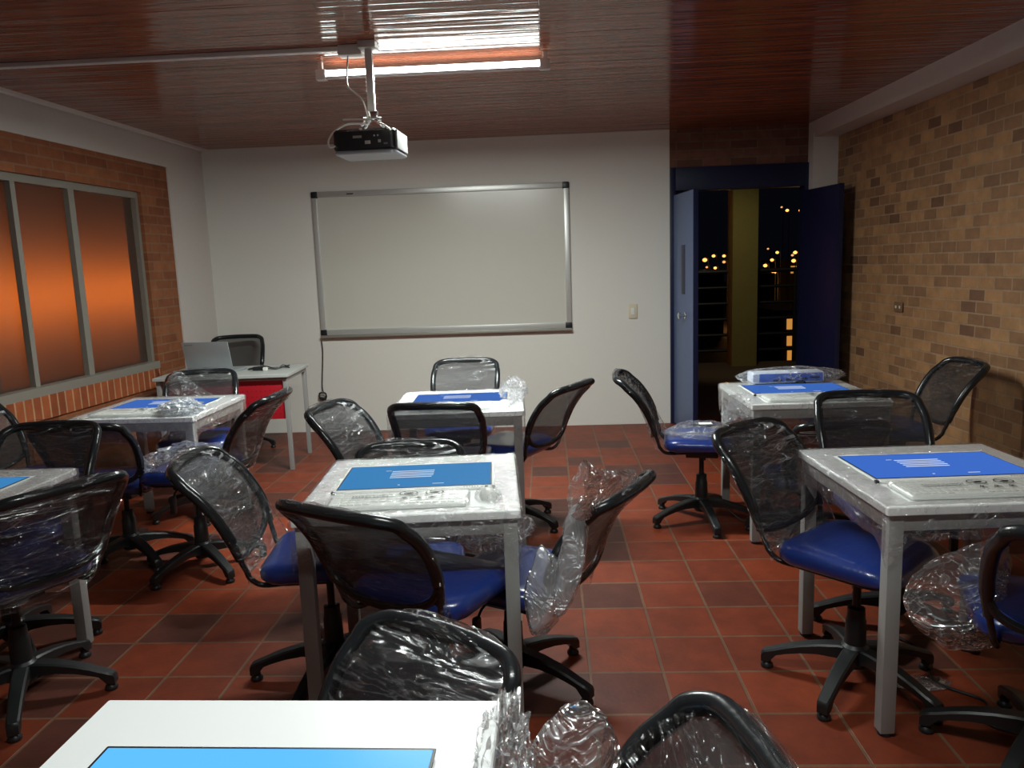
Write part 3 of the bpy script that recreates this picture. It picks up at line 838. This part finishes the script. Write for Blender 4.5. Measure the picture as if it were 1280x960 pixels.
def table_wrap_bm(seed, amp=.004, drop=.62, sides=True):
    """cling film: a crumpled sheet over the rim of the top and down over the apron"""
    bm = nb()
    def nz(p, a): return (noise.noise_vector(p * 16 + Vector((seed * 3.7, 0, 0))) + .7 * noise.noise_vector(p * 41 + Vector((0, seed, 0)))) * a
    out = rrect(TW + .006, TD + .006, .01, 2); N_ = []
    # resample perimeter densely
    per = []
    for (x0, y0), (x1, y1) in zip(out, out[1:] + out[:1]):
        l = math.hypot(x1 - x0, y1 - y0); m = max(1, int(l / .025))
        for k in range(m): per.append((x0 + (x1 - x0) * k / m, y0 + (y1 - y0) * k / m))
    rings = []
    def inner(x, y):
        # rim of the opening round the monitor and keyboard
        return max(-.275, min(.275, x)), max(-.325, min(.235, y))
    for t_, z in ((1, .7545), (.66, .7555), (.33, .7555), (.08, .7545)):
        ring = []
        for x, y in per:
            ix, iy = inner(x, y)
            p = Vector((x + (ix - x) * t_, y + (iy - y) * t_, z)); q = nz(p, amp); q.z = abs(q.z) * 1.1
            ring.append(p + q)
        rings.append(ring)
    for z, o_, am in ((.748, .004, .4), (.725, .004, .6), (.70, .001, .8), (.668, .002, 1.2), (drop + .02, -.004, 2.2)):
        ring = []
        for x, y in per:
            k = 1 + o_ * 2 / TW
            p = Vector((x * k, y * k, z)); cz = 0
            if z < .66:
                corner = max(0, min(abs(x) / (TW / 2), abs(y) / (TD / 2)) - .72) / .28
                p.z = z - .075 * corner ** 2 + .02 * noise.noise(p * 13 + Vector((seed, 0, 0)))
            q = nz(p, amp * am)
            dd = Vector((q.x, q.y, 0)); on = Vector((x, y, 0)).normalized()
            if dd.dot(on) < 0: dd -= 2 * on * dd.dot(on)
            ring.append(p + dd * .8 + Vector((0, 0, q.z)))
        rings.append(ring)
    if not sides: rings = rings[:5]
    loft(bm, rings, cap=False)
    return bm

def quad(bm, pts, mi=0):
    bm.faces.new([bm.verts.new(p) for p in pts]).material_index = mi

def make_monitor(scr):
    t = thing('monitor', 'x', 'monitor')
    bm = nb(); slab(bm, .526, .325, .006, .0, .008, .002, 0, -.005); obj('housing', bm, M['kb'], t)
    bm = nb(); slab(bm, .532, .303, .003, .0078, .0092, .0004, 0, .012); obj('bezel', bm, M['black_cap'], t)
    bm = nb(); slab(bm, .522, .292, .002, .0090, .0098, .0002, 0, .012); s = obj('screen', bm, scr, t)
    bm = nb()
    z = .0101
    for k in range(5):
        y = .075 - k * .021; x0 = -.10
        box(bm, x0, x0 + (.155 if k != 4 else .15), y - .0042, y + .0042, z - .0003, z)
    obj('lettering', bm, M['text_white'], s, 0)
    for a in ((-.125, -.105, .083, .087), (.06, .1, -.105, -.1), (-.06, -.052, -.108, -.102)):
        bm = nb(); box(bm, *a, z - .0003, z); obj('desktop_icon', bm, M['text_white'], s, 0)
    bm = nb()
    for k in range(6): box(bm, .17 + k * .009, .175 + k * .009, -.156, -.150, .0078, .0085)
    obj('maker_mark', bm, M['grey_ink'], t, 0)
    bm = nb()
    for s_ in (-1, 1): box(bm, s_ * .272 - .006, s_ * .272 + .006, -.166, -.152, .0, .01, .001)
    obj('hinge_foot', bm, M['black_cap'], t)
    return t

def ring_flat(bm, cx, cy, ro, ri, z, n=24, sq=1):
    a = [bm.verts.new((cx + ro * math.cos(2 * PI * k / n), cy + ro * sq * math.sin(2 * PI * k / n), z)) for k in range(n)]
    b = [bm.verts.new((cx + ri * math.cos(2 * PI * k / n), cy + ri * sq * math.sin(2 * PI * k / n), z)) for k in range(n)]
    for k in range(n): bm.faces.new((a[k], a[(k + 1) % n], b[(k + 1) % n], b[k]))
def make_keyboard():
    t = thing('keyboard', 'x', 'keyboard')
    bm = nb(); slab(bm, .44, .145, .012, .0, .016, .004); obj('body', bm, M['kb'], t)
    bm = nb()
    for r_ in range(5):
        for c_ in range(17):
            x = -.205 + c_ * .0245; y = .05 - r_ * .0245
            if r_ == 4 and 4 < c_ < 9: continue
            box(bm, x, x + .021, y - .0105, y + .0105, .0155, .0195, .002)
    ko = obj('keys', bm, M['kb'], t)
    # clear sleeve with printed symbols
    bm = nb(); slab(bm, .462, .158, .018, .0005, .0235, .007); sl = obj('plastic_sleeve', bm, M['film_sleeve'], t)
    bm = nb(); z = .0242
    for cx in (.03, .115):
        ring_flat(bm, cx, .028, .030, .0265, z, sq=.85)
        box(bm, cx - .014, cx + .010, .018, .026, z - .0004, z); box(bm, cx - .004, cx + .016, .026, .034, z - .0004, z)
        quad(bm, [(cx - .021, .046, z), (cx - .018, .048, z), (cx + .021, .010, z), (cx + .018, .008, z)])
    for cx in (.02, .065, .11):
        quad(bm, [(cx - .014, -.030, z), (cx + .014, -.030, z), (cx + .012, -.027, z), (cx - .012, -.027, z)])
        quad(bm, [(cx - .014, -.030, z), (cx - .011, -.030, z), (cx + .001, -.010, z), (cx - .001, -.010, z)])
        quad(bm, [(cx + .011, -.030, z), (cx + .014, -.030, z), (cx + .001, -.010, z), (cx - .001, -.010, z)])
        box(bm, cx - .004, cx + .004, -.026, -.019, z - .0004, z)
    obj('printed_symbols', bm, M['ink'], sl, 0)
    bm = nb()
    rr = random.Random(3)
    for r_ in range(2):
        x = -.15
        while x < -.03:
            w = rr.uniform(.003, .012); box(bm, x, x + w, .012 - r_ * .012, .0165 - r_ * .012, z - .0004, z); x += w + .003
    box(bm, -.15, -.01, -.005, -.004, z - .0004, z)
    obj('printed_notice', bm, M['grey_ink'], sl, 0)
    return t
def make_mouse():
    t = thing('mouse', 'x', 'mouse')
    bm = nb(); bmesh.ops.create_uvsphere(bm, u_segments=20, v_segments=12, radius=1)
    for v in bm.verts: v.co = Vector((v.co.x * .03, v.co.y * .05, max(0, v.co.z) * .034))
    obj('body', bm, M['kb'], t)
    bm = nb(); tube(bm, [(-.004, .028, .028), (.004, .028, .028)], .006, 10); obj('wheel', bm, M['grey_ink'], t)
    bm = nb(); lump(bm, .042, .06, .036, 4, .18, 2.5, flatz=.0, sub=3); obj('plastic_sleeve', bm, M['film_top'], t)
    return t

tproto, kproto, mproto = make_table(), make_keyboard(), make_mouse()
tu = [0]
TABLES = dict(
    C=(-.478, 2.605, 4.0, 'near middle', 'film-wrapped white table in the middle, between the foreground table and the far middle table', 0),
    E=(1.33, 2.60, 2.5, 'near right', 'white table at the right edge, nearer of the two by the brick wall', 1),
    D=(-.505, 4.25, 2.5, 'far middle', 'heavily film-wrapped white table straight below the whiteboard', 3),
    F=(1.385, 4.26, 0.5, 'far right', 'white table by the doorway carrying a wrapped packet', 3),
    A=(-2.28, 4.33, 0, 'far left', 'white table beside the red desk with crumpled plastic on it', 3),
    B=(-2.27, 2.56, 0, 'near left', 'white table cut off by the left edge of the photo', 0),
    G=(-.46, .875, -1, 'foreground', 'bright white table cut off at the bottom of the photo', 2))
def wpt(T, x, y, z=0):
    tx, ty, tr = T[0], T[1], R(T[2])
    return Vector((tx + x * math.cos(tr) - y * math.sin(tr), ty + x * math.sin(tr) + y * math.cos(tr), z))
TOBJ = {}
mon = {}
for i, (k, T) in enumerate(TABLES.items()):
    t = tproto if i == 0 else copy_tree(tproto)
    t.location = (T[0], T[1], 0); t.rotation_euler = (0, 0, R(T[2])); tag(t, T[4], 'table', 'computer tables'); TOBJ[k] = t
    m = make_monitor(SCR[T[5]])
    m.location = wpt(T, 0, .048, .7502); m.rotation_euler = (0, 0, R(T[2]))
    tag(m, 'flat blue-lit monitor set into the %s table' % T[3], 'monitor', 'monitors set into the tables')
    if k != 'G':
        kb = kproto if i == 0 else copy_tree(kproto)
        kb.location = wpt(T, -.035, -.235, .7502); kb.rotation_euler = (0, 0, R(T[2]))
        tag(kb, 'white keyboard in a printed clear sleeve on the %s table' % T[3], 'keyboard', 'wrapped keyboards')
        ms = mproto if i == 0 else copy_tree(mproto)
        ms.location = wpt(T, .255, -.215, .7502); ms.rotation_euler = (0, 0, R(T[2] + 12))
        tag(ms, 'white mouse in clear plastic on the %s table' % T[3], 'mouse', 'wrapped mice')
        bm = table_wrap_bm(i + 1, .0045 if k in 'CD' else .003); obj('plastic_wrap', bm, M['film_top'], t)
# torn film left on the right edge of the foreground table
bm = nb(); lump(bm, .035, .15, .035, 8, .55, 2.6, sub=5)
for v in bm.verts: v.co.z = max(v.co.z, -.05)
o = obj('plastic_wrap', bm, M['bag'], TOBJ['G']); o.location = (TW / 2 + .012, TD / 2 - .17, .742)

# ------------------------------------------------------------------ teacher desk
dk = thing('teacher_desk', 'grey-topped desk with red perforated front panel by the back wall', 'desk', (-2.49, 5.9, 0), R(3))
bm = nb(); slab(bm, 1.02, .62, .006, .725, .75, .003); obj('desktop', bm, M['desk_top'], dk)
bm = nb(); box(bm, -.46, .455, -.262, -.25, .40, .705, .002)
for i in range(26):
    for j in range(6):
        lathe(bm, [(.0045, -.2632), (.0045, -.2618)], 6, (-.43 + i * .034, 0, .44 + j * .045), axis='y', mi=1)
obj('modesty_panel', bm, [M['red'], plain('dark_red_hole', srgb(120, 8, 16), .8)], dk, 30)
for sx in (-1, 1):
    bm = nb()
    for sy in (-1, 1): box(bm, sx * .48 - .016, sx * .48 + .016, sy * .265 - .016, sy * .265 + .016, 0, .726, .003)
    box(bm, sx * .48 - .014, sx * .48 + .014, -.25, .25, .695, .725, .002)
    obj('leg_frame', bm, M['grey_metal'], dk)
bm = nb(); box(bm, -.465, .465, -.268, -.245, .70, .7255, .002); obj('front_rail', bm, M['grey_metal'], dk)
p0 = atY(268, 463, 5.95)
lp = thing('laptop', 'open silver laptop with its lid to the room on the red desk', 'laptop', (-2.62, 5.92, .7505), R(176))
# base extends away from the room, lid stands at the room side
bm = nb(); slab(bm, .37, .25, .012, .0, .018, .004); obj('keyboard_deck', bm, M['laptop'], lp)
Mx = Matrix.Translation((0, .125, .016)) @ Matrix.Rotation(R(-14), 4, 'X')
bm = nb(); box(bm, -.187, .187, -.004, .006, 0, .24, .004, M=Mx); lid = obj('lid', bm, M['laptop'], lp)
bm = nb()
for k in range(6): box(bm, .10 + k * .011, .108 + k * .011, .0055, .0066, .215, .224, M=Mx)
obj('maker_mark', bm, M['grey_ink'], lid, 0)
bm = nb(); box(bm, -.175, .175, -.0046, -.0036, .014, .228, M=Mx); obj('screen', bm, M['black_cap'], lid, 0)
ad = thing('power_adapter', 'black power adapter with tangled cable on the red desk', 'adapter', (-2.27, 5.88, .7505))
bm = nb(); slab(bm, .11, .05, .008, 0, .03, .006); obj('brick', bm, M['black_plastic'], ad)
bm = nb()
tube(bm, catmull([(-.05, 0, .015), (-.1, .03, .006), (-.12, .09, .006), (-.02, .12, .02), (.06, .11, .006), (.14, .16, .006), (.19, .13, .02), (.12, .08, .006), (.055, .0, .012)], 7), .0045, 6)
tube(bm, catmull([(.05, .01, .015), (.12, .03, .005), (.16, .07, .03), (.2, .1, .006), (.15, .14, .006)], 7), .004, 6)
obj('cable', bm, M['black_plastic'], ad)
bm = nb(); slab(bm, .035, .03, .006, .0, .028, .004, .055, -.035); obj('plug', bm, M['paper'], ad)

# ------------------------------------------------------------------ loose plastic and packaging
def bag(name, lab, loc, r, seed, mat='bag', amp=.35, freq=2.4, flatz=None, rz=0, cat='plastic bag', sub=5, tilt=(0, 0)):
    bm = nb(); lump(bm, *r, seed, amp, freq, flatz, sub)
    o = obj(name, bm, M[mat], smooth=25); o.location = loc; o.rotation_euler = (tilt[0], tilt[1], rz)
    return tag(o, lab, cat, 'loose clear plastic bags')

def pbag(lab, loc, prof_, sx, sy, seed, mat='bag', amp=.2, lean=(0, 0), rz=0, tilt=(0, 0)):
    bm = nb(); pleated(bm, prof_, sx, sy, seed, amp, lean)
    o = obj('plastic_bag', bm, M[mat], smooth=50); o.location = loc; o.rotation_euler = (tilt[0], tilt[1], rz)
    return tag(o, lab, 'plastic bag', 'loose clear plastic bags')

def pouch(lab, P0, P1, pix, thick, seed, mat='bag', amp=.25, grow=1.0):
    """flattened bag of film standing in the vertical plane through P0-P1, with real thickness and folds"""
    ax = (Vector((P1[0], P1[1], 0)) - Vector((P0[0], P0[1], 0))).normalized(); nn = Vector((-ax.y, ax.x, 0))
    o0 = Vector((P0[0], P0[1], 0)); out = []
    for u, v in pix:
        d = ray(u, v); k = (o0 - Vector((0, 0, H0))).dot(nn) / d.dot(nn)
        w = d * k + Vector((0, 0, H0)) - o0
        out.append(Vector((w.dot(ax), w.z, 0)))
    c = sum(out, Vector()) / len(out)
    out = catmull([c + (p - c) * grow for p in out], 5, closed=True)
    n = len(out); bm = nb(); rows = 16; rings = []
    for side in (1, -1):
        for k in (range(0, rows + 1) if side == 1 else range(rows - 1, -1, -1)):
            r = k / rows; ring = []
            for i, p in enumerate(out):
                q = c + (p - c) * (r if r > 0 else .001); a = 2 * PI * i / n
                fold = noise.noise(Vector((q.x * 9 + seed * 3.3, q.y * 9, 0))) + .8 * (1 - 2 * abs(noise.noise(Vector((q.x * 17, q.y * 13 + seed * 1.7, side * 2)))))
                t_ = side * thick * (max(0, 1 - r ** 2)) ** .8 * (1 + amp * fold) + thick * amp * 1.2 * fold * r
                edge = 1 + .06 * noise.noise(Vector((math.cos(a) * 4, math.sin(a) * 4, seed))) * r
                q = c + (q - c) * edge
                ring.append(ax * q.x + nn * t_ + Vector((0, 0, q.y)))
            rings.append(ring)
    V = loft(bm, rings, cap=False)
    o = obj('plastic_bag', bm, M[mat], smooth=60); o.location = o0
    return tag(o, lab, 'plastic bag', 'loose clear plastic bags')

# packet behind the screen of the far right table
T = TABLES['F']
pk = thing('wrapped_packet', 'long white and blue packet in clear plastic on the far right table', 'packet', wpt(T, .015, .29, .7605), R(2))
bm = nb(); slab(bm, .42, .11, .01, .0, .065, .01); obj('carton', bm, M['carton'], pk)
bm = nb(); box(bm, -.17, .20, -.0575, -.0545, .008, .058, .001); obj('blue_print', bm, M['blue_print'], pk)
bm = nb()
for k in range(4): box(bm, -.09 + k * .072, -.035 + k * .072, -.059, -.0570, .012 + k * .004, .024 + k * .004)
obj('dark_lettering', bm, M['ink'], pk, 0)
bm = nb(); lump(bm, .30, .085, .05, 12, .12, 3.2, flatz=-.03, sub=5)
for v in bm.verts: v.co.z += .037; v.co.x += .03
obj('plastic_sleeve', bm, M['bag'], pk, 25)
bm = nb(); tube(bm, catmull([(.02, -.075, .005), (.05, -.08, .02), (.08, -.075, .018), (.09, -.07, .005), (.05, -.07, .008)], 6), .004, 6)
tag(obj('cable', bm, M['black_plastic'], loc=tuple(wpt(T, .02, .29, .753))), 'short black cable loop in front of the wrapped packet', 'cable')

pbag('thin plastic bag with a white slip on the blue seat by the far right table', (.86, 4.31, .513), [(.15, 0), (.17, .02), (.12, .045), (.03, .06)], 1, .95, 21, 'bag', .35)
bm = nb(); box(bm, -.035, .035, -.025, .025, 0, .002); tag(obj('paper_slip', bm, M['paper'], 0, loc=(.85, 4.27, .548)) if False else obj('paper_slip', bm, M['paper'], None, 0, loc=(.87, 4.25, .583)), 'white paper slip on plastic on the blue seat', 'paper')
bag('plastic_bag', 'crumpled film bunched at the left edge of the far right table', (1.045, 4.12, .60), (.07, .2, .12), 22, 'bag', .5, 2.8)
bm = nb(); box(bm, -.05, .05, -.002, .002, -.05, .05); box(bm, -.03, .045, -.0035, -.0015, -.006, .004, mi=1); box(bm, -.04, .02, -.0035, -.0015, .015, .025, mi=1)
o = obj('film_label', bm, [M['brown_print'], M['paper']], None, 0, loc=(.985, 3.99, .60)); o.rotation_euler = (R(-15), R(-40), R(-20)); tag(o, 'brown and white label hanging in the film by the far right table', 'label')

T = TABLES['A']
bag('plastic_bag', 'crumpled pinkish plastic heap on the far left table', tuple(wpt(T, .24, -.25, .78)), (.10, .08, .045), 31, 'bag_milky', .4, 2.4, flatz=-.026)
c = CH['Aback']; a = R(-74)
def rel(key, lx, ly, z):
    t = CH[key]; a = t.rotation_euler.z
    return (t.location.x + lx * math.cos(a) - ly * math.sin(a), t.location.y + lx * math.sin(a) + ly * math.cos(a), z)
pouch('clear bag draped over the chair behind the far left table', (-2.6, 4.93), (-2.0, 4.98), [(203, 503), (204, 486), (211, 470), (222, 463), (238, 475), (256, 489), (272, 498), (250, 505)], .05, 32, 'bag')
bag('plastic_bag', 'hazy plastic bunched on the seat of the far left table right chair', rel('Aright', .0, .02, .57), (.2, .17, .075), 33, 'bag', .3, 2.4, flatz=-.05)
# the torn bag on the chair right of the near middle table
rzc = CH['Cright'].rotation_euler.z
pouch('tall torn plastic bag hanging down the chair edge right of the near middle table', (.04, 2.16), (.20, 2.30), [(714, 636), (735, 640), (732, 680), (723, 720), (712, 760), (700, 775), (694, 750), (703, 700)], .035, 41, 'bag_milky')
pouch('milky plastic bag slumped on the blue seat right of the near middle table', (-.02, 2.22), (.12, 2.30), [(664, 790), (658, 740), (667, 705), (678, 682), (690, 692), (707, 700), (706, 740), (697, 775), (680, 795)], .05, 42, 'bag_milky')
pbag('clear plastic tucked between two blue seats under the near middle table', rel('Cright', .12, .14, 0.480), [(.13, 0), (.14, .04), (.09, .09), (.02, .12)], 1, .8, 43, 'bag', .3, rz=rzc)
pouch('film cuff flaring from the top corner of the chair right of the near middle table', (.07, 2.11), (.28, 2.45), [(715, 645), (711, 618), (717, 597), (730, 575), (748, 585), (768, 588), (790, 586), (800, 597), (796, 613), (775, 632), (750, 645), (732, 652)], .022, 44, 'bag')
pouch('clear bag standing at the bottom edge between foreground table and chair', (-.1, 1.06), (.3, 1.08), [(640, 1010), (652, 958), (668, 928), (690, 905), (720, 887), (742, 892), (765, 911), (776, 938), (788, 1010), (715, 1040)], .06, 51, 'bag')
pouch('large clear bag beside the black chair at the right edge', (.9, 2.12), (1.5, 2.16), [(1133, 752), (1141, 728), (1165, 704), (1200, 687), (1238, 676), (1262, 690), (1260, 740), (1250, 800), (1205, 815), (1165, 801), (1143, 780)], .075, 61, 'bag', .16)
bag('plastic_bag', 'crumpled film on the far right corner of the far middle table', tuple(wpt(TABLES['D'], .3, .08, .79)), (.06, .2, .05), 62, 'bag', .5, 3, flatz=-.036)

# scraps and cables on the floor
bm = nb(); lump(bm, .09, .05, .006, 71, .3, 2, flatz=-.003, sub=3)
o = thing('plastic_scrap', 'flat plastic scrap with an orange sticker on the tiles by the right table leg', 'scrap', tuple(atZ(1150, 853, .004)))
obj('film', bm, M['bag'], o)
bm = nb(); lathe(bm, [(.02, .006), (.02, .008)], 14, (-.03, .01, 0)); obj('sticker', bm, M['orange_print'], o)
bm = nb(); tube(bm, catmull([(1.30, 2.92, .01), (1.38, 2.75, .008), (1.32, 2.55, .008), (1.42, 2.42, .008), (1.36, 2.30, .008), (1.46, 2.22, .008)], 7), .005, 6)
tag(obj('cable', bm, M['black_plastic']), 'thin black cable lying on the tiles under the near right table', 'cable')
bm = nb(); tube(bm, catmull([(1.03, 4.62, .05), (1.06, 4.4, .008), (1.12, 4.15, .008), (1.2, 3.95, .008)], 7), .005, 6)
tag(obj('cable', bm, M['black_plastic']), 'black cable trailing on the tiles under the far right table', 'cable')

# ------------------------------------------------------------------ lights outside, world, colour
def point(name, loc, e, col, rad=.1):
    li = bpy.data.lights.new(name, 'POINT'); li.energy = e; li.color = col; li.shadow_soft_size = rad
    o = bpy.data.objects.new(name, li); C.objects.link(o); o.location = loc
    return o
def spot(name, loc, tgt, e, col, ang, blend=.6, rad=.1):
    li = bpy.data.lights.new(name, 'SPOT'); li.energy = e; li.color = col; li.spot_size = R(ang); li.spot_blend = blend; li.shadow_soft_size = rad
    o = bpy.data.objects.new(name, li); C.objects.link(o); o.location = loc
    o.rotation_euler = (Vector(tgt) - Vector(loc)).to_track_quat('-Z', 'Y').to_euler(); return o
SOD = (1, .33, .05)
li = bpy.data.lights.new('facade_fill_strip', 'AREA'); li.shape = 'RECTANGLE'; li.size = 14; li.size_y = .2; li.energy = 88; li.color = SOD  # added strip, shaped to put the orange glow band behind the panes
lo = bpy.data.objects.new('facade_fill_strip', li); C.objects.link(lo); lo.location = (-6.48, 8, 1.30)
lo.rotation_euler = Matrix(((0, 0, 1), (1, 0, 0), (0, 1, 0))).to_euler()
spot('column_fill_spot', (2.0, 8.4, 3.6), (2.7, 10.75, .6), 58, (1, .88, .55), 60, .8)  # added spot that brightens the olive column, no fixture there
point('street_glow', (15, 66, -1), 420, (1, .45, .12), .3)
point('street_glow', (22, 64, -1), 420, (1, .45, .12), .3)

w = bpy.data.worlds.new('night'); bpy.context.scene.world = w; w.use_nodes = True
w.node_tree.nodes['Background'].inputs[0].default_value = (.0035, .004, .007, 1); w.node_tree.nodes['Background'].inputs[1].default_value = .4
sc = bpy.context.scene
sc.view_settings.view_transform = 'Standard'; sc.view_settings.look = 'None'
sc.view_settings.exposure = 0; sc.view_settings.gamma = 1; sc.view_settings.use_curve_mapping = False
sc.cycles.transparent_max_bounces = 24; sc.cycles.max_bounces = 8; sc.cycles.diffuse_bounces = 4
sc.cycles.use_denoising = True
sc.cycles.sample_clamp_indirect = 6
